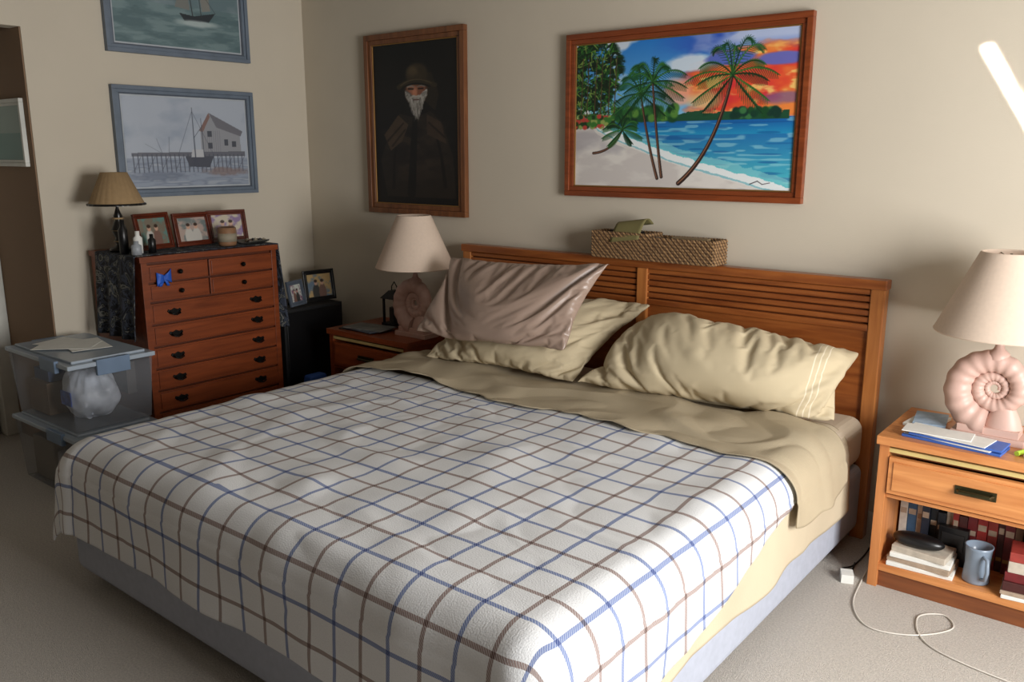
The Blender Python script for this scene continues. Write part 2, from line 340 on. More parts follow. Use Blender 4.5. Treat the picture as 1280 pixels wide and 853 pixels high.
def case_mat():
    m,t,b=newmat('khaki_pillowcase'); L=t.links.new; N=t.nodes.new
    uv=N('ShaderNodeUVMap'); sp=N('ShaderNodeSeparateXYZ'); L(uv.outputs[0],sp.inputs[0]); acc=None
    for u in (.865,.885,.905):
        s=N('ShaderNodeMath'); s.operation='SUBTRACT'; L(sp.outputs[0],s.inputs[0]); s.inputs[1].default_value=u
        a=N('ShaderNodeMath'); a.operation='ABSOLUTE'; L(s.outputs[0],a.inputs[0])
        c=N('ShaderNodeMath'); c.operation='LESS_THAN'; L(a.outputs[0],c.inputs[0]); c.inputs[1].default_value=.0022
        if acc is None: acc=c.outputs[0]
        else:
            d=N('ShaderNodeMath'); d.operation='MAXIMUM'; L(acc,d.inputs[0]); L(c.outputs[0],d.inputs[1]); acc=d.outputs[0]
    mx=N('ShaderNodeMix'); mx.data_type='RGBA'; L(acc,mx.inputs[0]); mx.inputs[6].default_value=(*lin((196,181,150)),1); mx.inputs[7].default_value=(*lin((220,208,184)),1)
    L(mx.outputs[2],b.inputs['Base Color']); b.inputs['Roughness'].default_value=.85; return m
casem=case_mat()

# ------------------------------------------------------------ pillows (cloth-simulated slack cases)
def pillow(name,BL,BR,TR,TL,T,m,seed,nx=84,ny=60,shrink=-.07,press=4,bend=.02,grav=.25,frames=24,ff=1.0,fb=.7,jit=.004):
    BL,BR,TR,TL=[Vector(p) for p in (BL,BR,TR,TL)]
    nrm=((BR-BL)+(TR-TL)).cross((TL-BL)+(TR-BR)).normalized()
    if nrm.y>0: nrm=-nrm
    V=[];F=[];idx={};pin=[];UV=[]
    def P(u,v,side):
        a,bb=u*2-1,v*2-1
        a2=a*(1-.07*(1-abs(bb)**2)*abs(a)**4); b2=bb*(1-.08*(1-abs(a)**2)*abs(bb)**4)
        U=(a2+1)/2;W=(b2+1)/2
        c=BL*(1-U)*(1-W)+BR*U*(1-W)+TR*U*W+TL*(1-U)*W
        pr=((1-abs(a)**2.4)*(1-abs(bb)**2.2))**.6 if abs(a)<1 and abs(bb)<1 else 0
        w=noise.noise((U*5+seed,W*6,side*5)); w2=noise.noise((U*16+seed,W*16,side*5+2))
        return c+nrm*(T/2*pr*side*(ff if side>0 else fb)+min(1,pr*3)*side*(.010*w+jit*w2))
    for side in (1,-1):
        for j in range(ny+1):
            for i in range(nx+1):
                edge=i in(0,nx) or j in (0,ny)
                if edge and side<0: idx[(side,i,j)]=idx[(1,i,j)]; continue
                idx[(side,i,j)]=len(V); V.append(P(i/nx,j/ny,side)); UV.append((i/nx,j/ny))
                pin.append(1.0 if side<0 else 0.0)
        for j in range(ny):
            for i in range(nx):
                q=(idx[(side,i,j)],idx[(side,i+1,j)],idx[(side,i+1,j+1)],idx[(side,i,j+1)]); F.append(q if side>0 else q[::-1])
    O=(BL+BR+TR+TL)/4
    me=bpy.data.meshes.new(name); me.from_pydata([tuple(v-O) for v in V],[],F)
    ob=bpy.data.objects.new(name,me); S.collection.objects.link(ob); ob.location=O
    vg=ob.vertex_groups.new(name='pin'); vg.add([i for i,p in enumerate(pin) if p>0],1.0,'REPLACE')
    mo=ob.modifiers.new('c','CLOTH'); st=mo.settings
    st.quality=6; st.mass=.2; st.tension_stiffness=12; st.compression_stiffness=12; st.shear_stiffness=4; st.bending_stiffness=bend
    st.vertex_group_mass='pin'; st.use_pressure=True; st.uniform_pressure_force=press; st.shrink_min=shrink; st.shrink_max=shrink; st.air_damping=2
    st.effector_weights.gravity=grav; mo.collision_settings.use_collision=False
    for f in range(1,frames+1): S.frame_set(f)
    dg=bpy.context.evaluated_depsgraph_get(); e=ob.evaluated_get(dg); em=e.to_mesh()
    co=np.zeros(len(V)*3); em.vertices.foreach_get('co',co); e.to_mesh_clear()
    S.frame_set(1); ob.modifiers.clear()
    W=co.reshape(-1,3)+np.array(O)
    if np.isfinite(W).all() and abs(co).max()<1.2:
        W[:,2]=np.maximum(W[:,2],.512); W[:,1]=np.minimum(W[:,1],-.092)
        me.vertices.foreach_set('co',(W-np.array(O)).reshape(-1))
    uv=me.uv_layers.new(name='UVMap'); li=np.zeros(len(me.loops),int); me.loops.foreach_get('vertex_index',li); uv.data.foreach_set('uv',np.array(UV)[li].reshape(-1))
    me.polygons.foreach_set('use_smooth',[True]*len(F)); me.materials.append(m); me.update()
    q=ob.modifiers.new('u','SUBSURF'); q.levels=1; q.render_levels=1
    return ob
pillow('khaki_pillow',(1.50,-.60,.54),(2.27,-.54,.54),(2.40,-.15,.82),(1.50,-.17,.82),.17,khaki,2.3,shrink=-.08,press=5,grav=.2,fb=.5)
pillow('khaki_pillow',(2.30,-.56,.55),(3.24,-.36,.53),(3.24,-.15,.73),(2.42,-.16,.775),.33,casem,9.1,shrink=-.12,press=10,bend=.012,grav=.22)
pillow('taupe_satin_pillow',(1.49,-.645,.66),(2.26,-.585,.67),(2.31,-.335,1.0),(1.455,-.36,.965),.17,satin,5.7,shrink=-.06,press=6,grav=.25,fb=.35)

# ------------------------------------------------------------ room
def wallbox(name,lo,hi,m,bev=0):
    b=MB(name); b.box(lo,hi,m); return b.build(bevel=bev)
RX,FY,HZ=5.4,-4.8,2.45
wallbox('floor',(-1.0,FY-.1,-.1),(RX+.1,.1,0),carpet)
wallbox('ceiling',(-1.0,FY-.1,HZ),(RX+.1,.1,HZ+.1),ceilm)
wallbox('wall_back',(-.1,0,0),(RX+.1,.1,HZ),wallm)
b=MB('wall_left'); b.box((-.1,-1.52,0),(0,0,HZ),wallm); b.box((-.1,-2.55,1.965),(0,-1.52,HZ),wallm); b.box((-.1,FY,0),(0,-2.55,HZ),wallm); b.build()
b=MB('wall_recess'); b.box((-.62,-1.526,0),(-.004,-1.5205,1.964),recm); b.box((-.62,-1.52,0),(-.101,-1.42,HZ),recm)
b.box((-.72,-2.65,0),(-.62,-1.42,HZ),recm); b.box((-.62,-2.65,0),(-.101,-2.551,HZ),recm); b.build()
b=MB('door_1'); b.box((-.615,-2.45,0.005),(-.58,-1.61,2.03),trimm)
for z0,z1 in ((.15,.9),(1.05,1.9)):
    for y0,y1 in ((-2.36,-2.06),(-1.98,-1.68)): b.box((-.582,y0,z0),(-.574,y1,z1),trimm)
b.build(bevel=.004)
b=MB('trim_1'); b.box((-.619,-1.60,0),(-.52,-1.527,2.1),trimm); b.build(bevel=.004)
wallbox('wall_front',(-1,FY-.1,0),(RX+.1,FY,HZ),wallf)
wy0,wy1,wz0,wz1=-2.2,-1.05,.6,1.85
b=MB('wall_right'); b.box((RX,FY,0),(RX+.1,wy0,HZ),wallf); b.box((RX,wy1,0),(RX+.1,0,HZ),wallf); b.box((RX,wy0,0),(RX+.1,wy1,wz0),wallf); b.box((RX,wy0,wz1),(RX+.1,wy1,HZ),wallf); b.build()
b=MB('window_1')
for lo,hi in (((RX-.02,wy0-.07,wz0-.07),(RX+.06,wy0,wz1+.07)),((RX-.02,wy1,wz0-.07),(RX+.06,wy1+.07,wz1+.07)),((RX-.02,wy0,wz0-.07),(RX+.06,wy1,wz0)),((RX-.02,wy0,wz1),(RX+.06,wy1,wz1+.07)),((RX+.02,(wy0+wy1)/2-.02,wz0),(RX+.05,(wy0+wy1)/2+.02,wz1))): b.box(lo,hi,trimm)
b.build(bevel=.004)
for n,lo,hi in (('baseboard_back',(0,-.014,0),(RX,0,.09)),('baseboard_left',(0,-1.52,0),(.014,-.014,.09))): wallbox(n,lo,hi,trimm,.004)

# ------------------------------------------------------------ bed
bx0,bx1,by0,by1=1.30,3.27,-2.08,-.085
TOPZ=.49
E=bpy.data.objects.new('bed',None); S.collection.objects.link(E)
b=MB('bed_frame'); b.box((bx0+.02,by0+.03,.10),(bx1-.02,by1,.13),blkm)
for x in (bx0+.10,(bx0+bx1)/2,bx1-.10):
    for y in (by0+.12,-1.1,by1-.15): b.tube([(x,y,0),(x,y,.11)],.025,blkm)
b.build(bevel=.002).parent=E
b=MB('box_spring'); b.box((bx0,by0,.045),(bx1,by1,.30),boxsp); b.build(bevel=.03,seg=4).parent=E
b=MB('mattress'); b.box((bx0+.005,by0+.005,.302),(bx1-.005,by1,TOPZ-.004),fitted); b.build(bevel=.05,seg=5).parent=E
hx0,hx1,hf,hk=1.2755,3.287,-.075,-.03; hz=.985
b=MB('headboard')
b.box((hx0,hf-.004,0),(hx0+.05,hk,hz-.02),W_hbl); b.box((hx1-.05,hf-.004,0),(hx1,hk,hz-.02),W_hbl)
b.box((hx0-.006,hf-.012,hz-.035),(hx1+.006,hk,hz),W_hb)
b.box((hx0+.05,hf+.012,.25),(hx1-.05,hk-.008,.80),W_hb)
b.box((hx0+.05,hf+.016,.80),(hx1-.05,hk-.008,hz-.035),W_hbd)
b.box((hx0+.05,hf,.795),(hx1-.05,hk-.01,.82),W_hb)
for i in range(5): z=.826+i*.0255; b.box((hx0+.05,hf+.002,z),(hx1-.05,hk-.01,z+.020),W_hb)
b.box((2.275,hf-.006,.25),(2.325,hk-.01,hz-.035),W_hbl)
b.build(bevel=.004).parent=E

R=.085
def drape(s,t,off,wr=1.0,seed=0.0,flare=.05):
    x0,x1,y0=bx0+R,bx1-R,by0+R
    ex=s-x1 if s>x1 else (s-x0 if s<x0 else 0); ey=t-y0 if t<y0 else 0
    px=min(max(s,x0),x1); py=max(t,y0); r=R+off
    hyp=math.hypot(ex,ey); d=(abs(ex)**4+abs(ey)**4)**.25
    n=noise.noise((s*2.2+seed,t*2.2,seed)); n2=noise.noise((s*6+seed,t*5,3+seed)); n3=noise.noise((s*1.1+t*7,t*1.5-s*4,seed+5))
    rg=1-abs(noise.noise((s*2.5+t*1.5,t*3.5-s*1.2,seed+11)))*3
    wz=(.010*n+.005*n2+.008*max(0,n3)+.005*max(0,rg))*wr
    if d<1e-6: return (px+.006*n2*wr,py+.006*n*wr,TOPZ+off+abs(wz)*.9+wz*.3)
    ux,uy=ex/hyp,ey/hyp; q=r*math.pi/2; corner=abs(2*ux*uy)
    if d<q: a=d/r; h=r*math.sin(a); z=TOPZ-R+r*math.cos(a)
    else:
        k=d-q; al=math.atan2(uy,ux)
        fold=math.sin((t if abs(ux)>.5 else s)*9+seed)*.5+.5+noise.noise((s*5,t*5,seed+9))*.8
        h=r+k*(flare*(fold)+.16*corner*(.6+.4*math.sin(al*7)))+.004; z=TOPZ-R-k
    h+=abs(wz)*.8
    if ux<0: h+=.045*(-ux)*min(1,d/q)
    return (px+ux*h,py+uy*h,z+abs(wz)*1.0*max(0,1-d/q))
def cloth(name,sx,ty,off,m,nu,nv,wr=1,seed=0.,flare=.05,thick=.004,edge=None):
    me=bpy.data.meshes.new(name); V=[];UV=[]
    for j in range(nv+1):
        t=ty[0]+(ty[1]-ty[0])*j/nv
        for i in range(nu+1):
            s0,s1=sx(t); s=s0+(s1-s0)*i/nu; tt=t
            if edge: tt=t+edge(s,j/nv)
            V.append(drape(s,tt,off,wr,seed,flare)); UV.append((s,tt))
    F=[(j*(nu+1)+i,j*(nu+1)+i+1,(j+1)*(nu+1)+i+1,(j+1)*(nu+1)+i) for j in range(nv) for i in range(nu)]
    me.from_pydata(V,[],F); uv=me.uv_layers.new(name='UVMap')
    li=np.zeros(len(me.loops),int); me.loops.foreach_get('vertex_index',li); uv.data.foreach_set('uv',np.array(UV)[li].reshape(-1))
    me.polygons.foreach_set('use_smooth',[True]*len(F)); me.materials.append(m)
    ob=bpy.data.objects.new(name,me); S.collection.objects.link(ob)
    q=ob.modifiers.new('s','SOLIDIFY'); q.thickness=thick; q.offset=1; ob.parent=E
    return ob
def plaid():
    m,t,b=newmat('plaid_flannel'); L=t.links; N=t.nodes.new
    uv=N('ShaderNodeUVMap'); sp=N('ShaderNodeSeparateXYZ')
    L.new(uv.outputs[0],sp.inputs[0])
    def M(op,a,bb=None):
        n=N('ShaderNodeMath'); n.operation=op
        for i,x in enumerate((a,bb)):
            if x is None: continue
            if isinstance(x,(int,float)): n.inputs[i].default_value=x
            else: L.new(x,n.inputs[i])
        return n.outputs[0]
    P=.186
    tw=M('ADD',M('MULTIPLY',M('SINE',M('MULTIPLY',M('ADD',sp.outputs[0],sp.outputs[1]),900)),.18),.74)
    def mask(ax,ph,hw):
        f=M('FRACT',M('ADD',M('DIVIDE',sp.outputs[ax],P),ph+10)); d=M('ABSOLUTE',M('SUBTRACT',f,.5)); return M('LESS_THAN',d,hw)
    base=N('ShaderNodeRGB').outputs[0]; base.default_value=(*lin((232,233,234)),1)
    nz=N('ShaderNodeTexNoise'); nz.inputs['Scale'].default_value=260; nz.inputs['Detail'].default_value=3; L.new(uv.outputs[0],nz.inputs['Vector'])
    cur=base
    for ax,ph,c in ((0,0,(82,112,176)),(0,.5,(140,106,94)),(1,.25,(82,112,176)),(1,.75,(140,106,94))):
        k=M('MULTIPLY',mask(ax,ph,.031),tw)
        mx=N('ShaderNodeMix'); mx.data_type='RGBA'; mx.blend_type='MULTIPLY'
        L.new(k,mx.inputs[0]); L.new(cur,mx.inputs[6]); mx.inputs[7].default_value=(*lin(c),1); cur=mx.outputs[2]
    mx=N('ShaderNodeMix'); mx.data_type='RGBA'; mx.blend_type='MULTIPLY'; mx.inputs[0].default_value=.2
    L.new(cur,mx.inputs[6]); L.new(nz.outputs['Fac'],mx.inputs[7])
    L.new(mx.outputs[2],b.inputs['Base Color']); b.inputs['Roughness'].default_value=.95
    bp=N('ShaderNodeBump'); bp.inputs['Strength'].default_value=.35; bp.inputs['Distance'].default_value=.004; L.new(nz.outputs['Fac'],bp.inputs['Height']); L.new(bp.outputs[0],b.inputs['Normal'])
    return m
cloth('under_sheet',lambda t:(2.6,bx1+.27+.03*noise.noise((t*3,0,0))),(by0-.05,-.30),.004,khaki3,90,200,.4,4.,.07,.002)
cloth('plaid_blanket',lambda t:(bx0-.24,bx1+.06+.28*min(1,max(0,(-.80-t)/1.25))),(by0-.27,-.80),.012,plaid(),230,210,1.,1.,.06,.006,
      edge=lambda s,j:.02*noise.noise((s*2.5,3,1))*j)
cloth('top_sheet_fold',lambda t:(bx0-.12,bx1+.17+.05*noise.noise((t*6,2,0))),(-.86,-.42),.026,khaki2,260,80,2.1,7.,.12,.004,
      edge=lambda s,j:(.03*noise.noise((s*3,0,1))+.02*noise.noise((s*9,0,4)))*(1-j)+.04*noise.noise((s*2,5,1))*j)

# ------------------------------------------------------------ wall art
X3,Y3,Z3=(1,0,0),(0,1,0),(0,0,1)
framed('beach_painting',((1.8542+2.9416)/2,-.001,(1.2373+1.9276)/2),X3,Z3,1.087,.690,.042,.03,W_fr,tropical(),oil,lip=gold)
framed('fisherman_portrait_painting',((.5387+1.2513)/2,-.001,(1.1088+2.0284)/2),X3,Z3,.7126,.9196,.05,.03,W_fr2,portrait(),oil,lip=gold)
framed('harbor_print',(.001,(-1.1546-.3769)/2,(1.2115+1.7447)/2),Y3,Z3,.778,.533,.035,.028,greyf,boats(0),printm,border=.014,bm=matw,lip=greyl)
framed('sailboat_print',(.001,(-1.1546-.3769)/2,1.8913+.27),Y3,Z3,.778,.533,.035,.028,greyf,boats(1),printm,border=.014,bm=matw,lip=greyl)
sk=Paint(60,60,1.3,(140,160,150)); sk.fill((sk.Y>.5)*1.,(90,130,120))
framed('seascape_print',(-.255,-1.527,1.515),X3,Z3,.42,.30,.03,.02,trimm,sk.c,printm)

# ------------------------------------------------------------ nightstands
def nightstand(x0,x1,y0,zt,wa,wz_):
    e=bpy.data.objects.new('nightstand',None); S.collection.objects.link(e)
    y1=-.02
    b=MB('nightstand_case')
    b.box((x0-.008,y0-.012,zt-.028),(x1+.008,y1,zt),wa)
    for xa,xb in ((x0,x0+.03),(x1-.03,x1)): b.box((xa,y0,.0),(xb,y1,zt-.028),wz_)
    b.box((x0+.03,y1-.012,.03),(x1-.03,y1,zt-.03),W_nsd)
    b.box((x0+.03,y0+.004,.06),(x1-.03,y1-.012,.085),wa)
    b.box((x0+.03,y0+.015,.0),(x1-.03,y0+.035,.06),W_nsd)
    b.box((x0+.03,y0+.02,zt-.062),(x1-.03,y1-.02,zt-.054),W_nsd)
    b.box((x0+.03,y0+.002,zt-.052),(x1-.03,y1-.02,zt-.038),mat('cream_tray_edge',(206,184,120),.5))
    b.box((x0+.03,y0+.01,zt-.21),(x1-.03,y1-.02,zt-.198),wa)
    b.box((x0+.034,y0-.006,zt-.190),(x1-.034,y0+.014,zt-.066),wa)
    b.box((x0+.05,y0-.010,zt-.176),(x1-.05,y0-.004,zt-.080),wa)
    cx=(x0+x1)/2
    b.box((cx-.058,y0-.014,zt-.138),(cx+.058,y0-.009,zt-.110),brass)
    b.tube([(cx-.048,y0-.014,zt-.124),(cx-.043,y0-.03,zt-.124),(cx+.043,y0-.03,zt-.124),(cx+.048,y0-.014,zt-.124)],.006,brass)
    b.build(bevel=.003).parent=e
    return e
NZ=.529
nightstand(3.406,3.99,-.4174,NZ,W_ns,W_nsz); nightstand(.63,1.215,-.4174,NZ,W_ns_shaded,W_ns_shaded)

# ------------------------------------------------------------ shell lamps
def shell_lamp(cx,cy,z0):
    b=MB('shell_lamp')
    b.box((cx-.105,cy-.05,z0),(cx+.105,cy+.05,z0+.022),pink); b.box((cx-.088,cy-.042,z0+.022),(cx+.088,cy+.042,z0+.045),pink)
    g=2.2;k=math.log(g)/(2*math.pi); Th=2*math.pi*2.8; rc=.124; cz=z0+.168; vs=[];fs=[]
    N=260;n=22; ph=math.radians(-95)
    for i in range(N+1):
        th=Th*i/N; r=rc*math.exp(k*(th-Th)); ro=r*(g-1)/(g+1)*1.08
        ro*=1+.045*math.cos(i*1.15)
        a=ph+(th-Th)
        for j in range(n):
            q=2*math.pi*j/n; rr=r+ro*math.cos(q)
            vs.append((cx+math.cos(a)*rr,cy+math.sin(q)*ro*1.0,max(z0+.024,cz+math.sin(a)*rr)))
    for i in range(N):
        for j in range(n): fs.append((i*n+j,i*n+(j+1)%n,(i+1)*n+(j+1)%n,(i+1)*n+j))
    b.add(vs,fs,pink,True); b.add(vs[-n:],[tuple(range(n))],pink)
    b.lathe((cx+.035,cy,z0+.040),[(.055,0),(.055,.012),(.045,.04),(.03,.07)],pink,28,.7)
    zs=z0+.345
    b.lathe((cx,cy,cz+.095),[(.0,.0),(.034,0),(.030,.02),(.016,.032),(.011,.05),(.011,.11),(.0,.11)],pink,20)
    b.lathe((cx,cy,zs),[(.192,0),(.195,.004),(.192,.008),(.085,.252),(.081,.256),(.078,.252),(.188,.006),(.192,0)],shade,56)
    for a in (0,2.09,4.19): b.tube([(cx,cy,zs+.235),(cx+.083*math.cos(a),cy+.083*math.sin(a),zs+.245)],.002,brass,6)
    b.tube([(cx,cy,zs+.0),(cx,cy,zs+.250)],.004,brass,8)
    b.lathe((cx,cy,zs+.04),[(0,0),(.016,0),(.02,.03),(.032,.07),(.028,.1),(0,.118)],whitep,16)
    return b.build(bevel=.003)
shell_lamp(3.685,-.235,NZ); shell_lamp(1.125,-.265,NZ)

# ------------------------------------------------------------ dresser
dx,dy0,dy1,dz=.493,-1.336,-.618,.974
b=MB('chest_of_drawers')
b.box((.03,dy0+.012,.0),(dx-.02,dy1-.012,dz-.025),W_drd)
b.box((.025,dy0-.006,dz-.025),(dx+.006,dy1+.006,dz),W_dr)
b.box((.03,dy0+.002,0),(dx-.002,dy0+.03,dz-.025),W_dr); b.box((.03,dy1-.03,0),(dx-.002,dy1-.002,dz-.025),W_dr)
b.box((dx-.04,dy0+.01,0),(dx-.006,dy1-.01,.07),W_dr)
z=dz-.035
def knob(y,z): b.tube([(dx-.002,y,z),(dx+.012,y,z),(dx+.016,y,z),(dx+.024,y,z)],[.005,.005,.012,.006],blackiron,12)
def bat(y,z):
    pts=[(-.036,.004),(-.03,.014),(-.016,.010),(0,.018),(.016,.010),(.03,.014),(.036,.004),(.024,-.008),(.010,-.010),(0,-.018),(-.010,-.010),(-.024,-.008)]
    vs=[(dx+.001,y+p,z+q) for p,q in pts]+[(dx+.006,y+p*.92,z+q*.92) for p,q in pts]; n=len(pts)
    b.add(vs,[tuple(range(n,2*n))]+[(i,(i+1)%n,n+(i+1)%n,n+i) for i in range(n)],blackiron)
    b.tube([(dx+.004,y-.024,z+.002),(dx+.02,y-.02,z-.006),(dx+.022,y,z-.012),(dx+.02,y+.02,z-.006),(dx+.004,y+.024,z+.002)],.0035,blackiron,8)
for rI in range(8):
    h=.088 if rI<2 else .103
    z1=z-.004; z0=z-h+.006
    if rI<2:
        sp=dy0+.03+.30
        for ya,yb in ((dy0+.03,sp),(sp+.008,dy1-.03)):
            b.box((dx-.025,ya,z0),(dx-.004,yb,z1),W_dr); b.box((dx-.01,ya+.01,z0+.009),(dx+.001,yb-.01,z1-.009),W_dr)
            knob((ya+yb)/2,(z0+z1)/2)
    else:
        b.box((dx-.025,dy0+.03,z0),(dx-.004,dy1-.03,z1),W_dr); b.box((dx-.01,dy0+.04,z0+.009),(dx+.001,dy1-.04,z1-.009),W_dr)
        bat(dy0+.14,(z0+z1)/2); bat(dy1-.14,(z0+z1)/2)
    z-=h
b.build(bevel=.003)
bl=mat('blue_ribbon',(40,90,190),.4)
b=MB('blue_ribbon_bow')
for sg in (-1,1):
    b.grid(lambda u,v,sg=sg:(dx+.008+.012*math.sin(math.pi*u)*(.3+v*.5),-1.235+sg*.036*u,.875+(.010+.022*u)*(v*2-1)+.006*u*sg),8,6,bl)
    b.grid(lambda u,v,sg=sg:(dx+.006+.004*math.sin(math.pi*u),-1.235+sg*(.020*u)+(v-.5)*.014,.875-.04*u),6,3,bl)
b.obox((dx+.012,-1.235,.875),[X3,Y3,Z3],(.006,.008,.008),bl)
b.build(solid=.002)
def runner_mat():
    m,t,bb=newmat('patterned_runner'); tc=t.nodes.new('ShaderNodeTexCoord'); n=t.nodes.new('ShaderNodeTexNoise'); n.inputs['Scale'].default_value=9; n.inputs['Detail'].default_value=3; n.inputs['Distortion'].default_value=2.5
    t.links.new(tc.outputs['Object'],n.inputs['Vector']); r=t.nodes.new('ShaderNodeValToRGB'); cr=r.color_ramp; cr.interpolation='CONSTANT'
    cr.elements[0].color=(*lin((24,26,32)),1); cr.elements[1].position=.44; cr.elements[1].color=(*lin((62,68,82)),1)
    for p,c in ((.52,(28,31,37)),(.57,(120,120,116)),(.62,(56,60,58)),(.68,(88,94,106))): e=cr.elements.new(p); e.color=(*lin(c),1)
    t.links.new(n.outputs['Fac'],r.inputs['Fac']); t.links.new(r.outputs['Color'],bb.inputs['Base Color']); bb.inputs['Roughness'].default_value=.9; return m
rm=runner_mat()
def runner(u,v):
    L=[.38,.75,.44]; T=sum(L); s=v*T; x=.12+.36*u
    if s<L[0]: k=1-s/L[0]; y=dy0-.016-.020*k-.014*math.sin(x*55)*k-.004; z=dz+.004-(L[0]-s)
    elif s<L[0]+L[1]: y=dy0-.018+(s-L[0])*(dy1-dy0+.038)/L[1]; z=dz+.005; x=x if x<.47 else .47
    else: k=(s-L[0]-L[1])/L[2]; y=dy1+.022+.03*k+.014*math.sin(x*55)*k; z=dz+.004-(s-L[0]-L[1])
    return (x,y,z)
b=MB('patterned_table_runner'); b.grid(runner,30,100,rm); b.build(solid=.003)

b=MB('table_lamp'); c=(.23,-1.285,dz+.0075)
tan=mat('tan_lampshade',(168,140,102),.8,nscale=60,namt=.05); dk=mat('dark_ceramic',(26,24,22),.3)
b.lathe(c,[(0,0),(.05,0),(.05,.012),(.03,.02),(.018,.03),(.026,.045),(.018,.06),(.028,.078),(.034,.10),(.024,.125),(.014,.14),(.02,.16),(.012,.18),(.006,.20),(.006,.26),(0,.26)],dk,24)
for z_ in (.045,.095,.15): b.lathe((c[0],c[1],c[2]+z_),[(.022,-.004),(.036 if z_==.095 else .028,0),(.022,.004)],tan,20)
b.lathe((c[0],c[1],c[2]+.212),[(.122,0),(.118,.004),(.056,.146),(.053,.146),(.115,.004),(.119,0)],tan,72,1,.02,24)
b.lathe((c[0],c[1],c[2]+.212),[(.1245,-.002),(.1245,.006),(.118,.008)],dk,72,1,.02,24)
b.build()
def deskframe(name,c,ry,w,h,fm,img,tilt=.2):
    r=Vector((math.sin(ry),math.cos(ry),0)); n=Vector((math.cos(ry),-math.sin(ry),0)); u=(Vector((0,0,1))*math.cos(tilt)-n*math.sin(tilt))
    e=framed(name,Vector(c)+u*(h/2+.001),r,u,w,h,.024,.014,fm,img,printm)
    b=MB(name+'_easel'); b.obox(Vector(c)-n*.045+Vector((0,0,h*.32)),[r,(Vector((0,0,1))*math.cos(.25)+n*math.sin(.25)),n],(.012,h*.33,.002),blkm)
    o=b.build(); o.parent=e; o.location=Vector(o.location)-e.location
F1=wood('mahogany_frame',(70,26,14),(104,44,24),'y',.3)
deskframe('photo_frame',(.33,-1.165,dz+.009),-.25,.205,.170,F1,snap(3,(120,110,95)))
deskframe('photo_frame',(.31,-.955,dz+.009),-.1,.205,.160,F1,snap(8,(170,150,140)))
deskframe('photo_frame',(.27,-.74,dz+.009),.15,.205,.160,F1,snap(12,(190,180,160)))
b=MB('candle_jar'); gl=mat('amber_candle',(140,104,76),.3)
b.lathe((.41,-.84,dz+.0085),[(0,0),(.040,0),(.044,.01),(.044,.085),(.038,.09),(.038,.08),(0,.078)],gl,24); b.lathe((.41,-.84,dz+.0085),[(.0445,.02),(.0452,.02),(.0452,.06),(.0445,.06)],mat('candle_label',(150,140,120),.7),24); b.build()
b=MB('lotion_bottles')
for x,y,h,r,m in ((.40,-1.29,.10,.020,whitep),(.43,-1.24,.085,.017,blk),(.36,-1.335,.15,.020,blk),(.45,-1.325,.06,.022,mat('grey_tube',(150,155,160),.4))):
    b.lathe((x,y,dz+.0085),[(0,0),(r,0),(r,h*.7),(r*.5,h*.8),(r*.5,h),(0,h)],m,18)
b.build()
b=MB('seashell_tray'); b.grid(lambda u,v:(.40+(.06)*(u-.5)*2*(1-.3*v),-.75+.13*v,dz+.012+.012*((u-.5)**2*4)+.006*math.sin(u*40)*.3),20,10,mat('pewter',(110,108,100),.4,.4))
for i in range(7): r=random.Random(i); b.lathe((.37+r.uniform(0,.06),-.72+i*.014,dz+.014),[(0,0),(.012,.002),(.010,.012),(0,.018)],mat('shell_%d'%i,r.choice([(150,140,120),(90,70,60),(60,60,64)]),.5),12)
b.build(solid=.003)

b=MB('black_speaker_cabinet'); b.box((.05,-.50,0),(.36,-.10,.60),blkm); b.box((.36,-.485,.02),(.366,-.115,.585),blk); b.build(bevel=.004)
deskframe('photo_frame',(.26,-.17,.602),.1,.20,.175,blk,snap(21,(190,160,110)),.15)
deskframe('photo_frame',(.30,-.36,.602),-.3,.14,.14,greyl,snap(25,(200,205,195)),.2)
b=MB('blue_bag'); b.obox((.50,-.42,.10),[X3,Y3,Z3],(.05,.09,.10),navy,.8); b.obox((.50,-.42,.23),[X3,Y3,Z3],(.035,.06,.03),blue,.9); b.build(bevel=.012,seg=3)

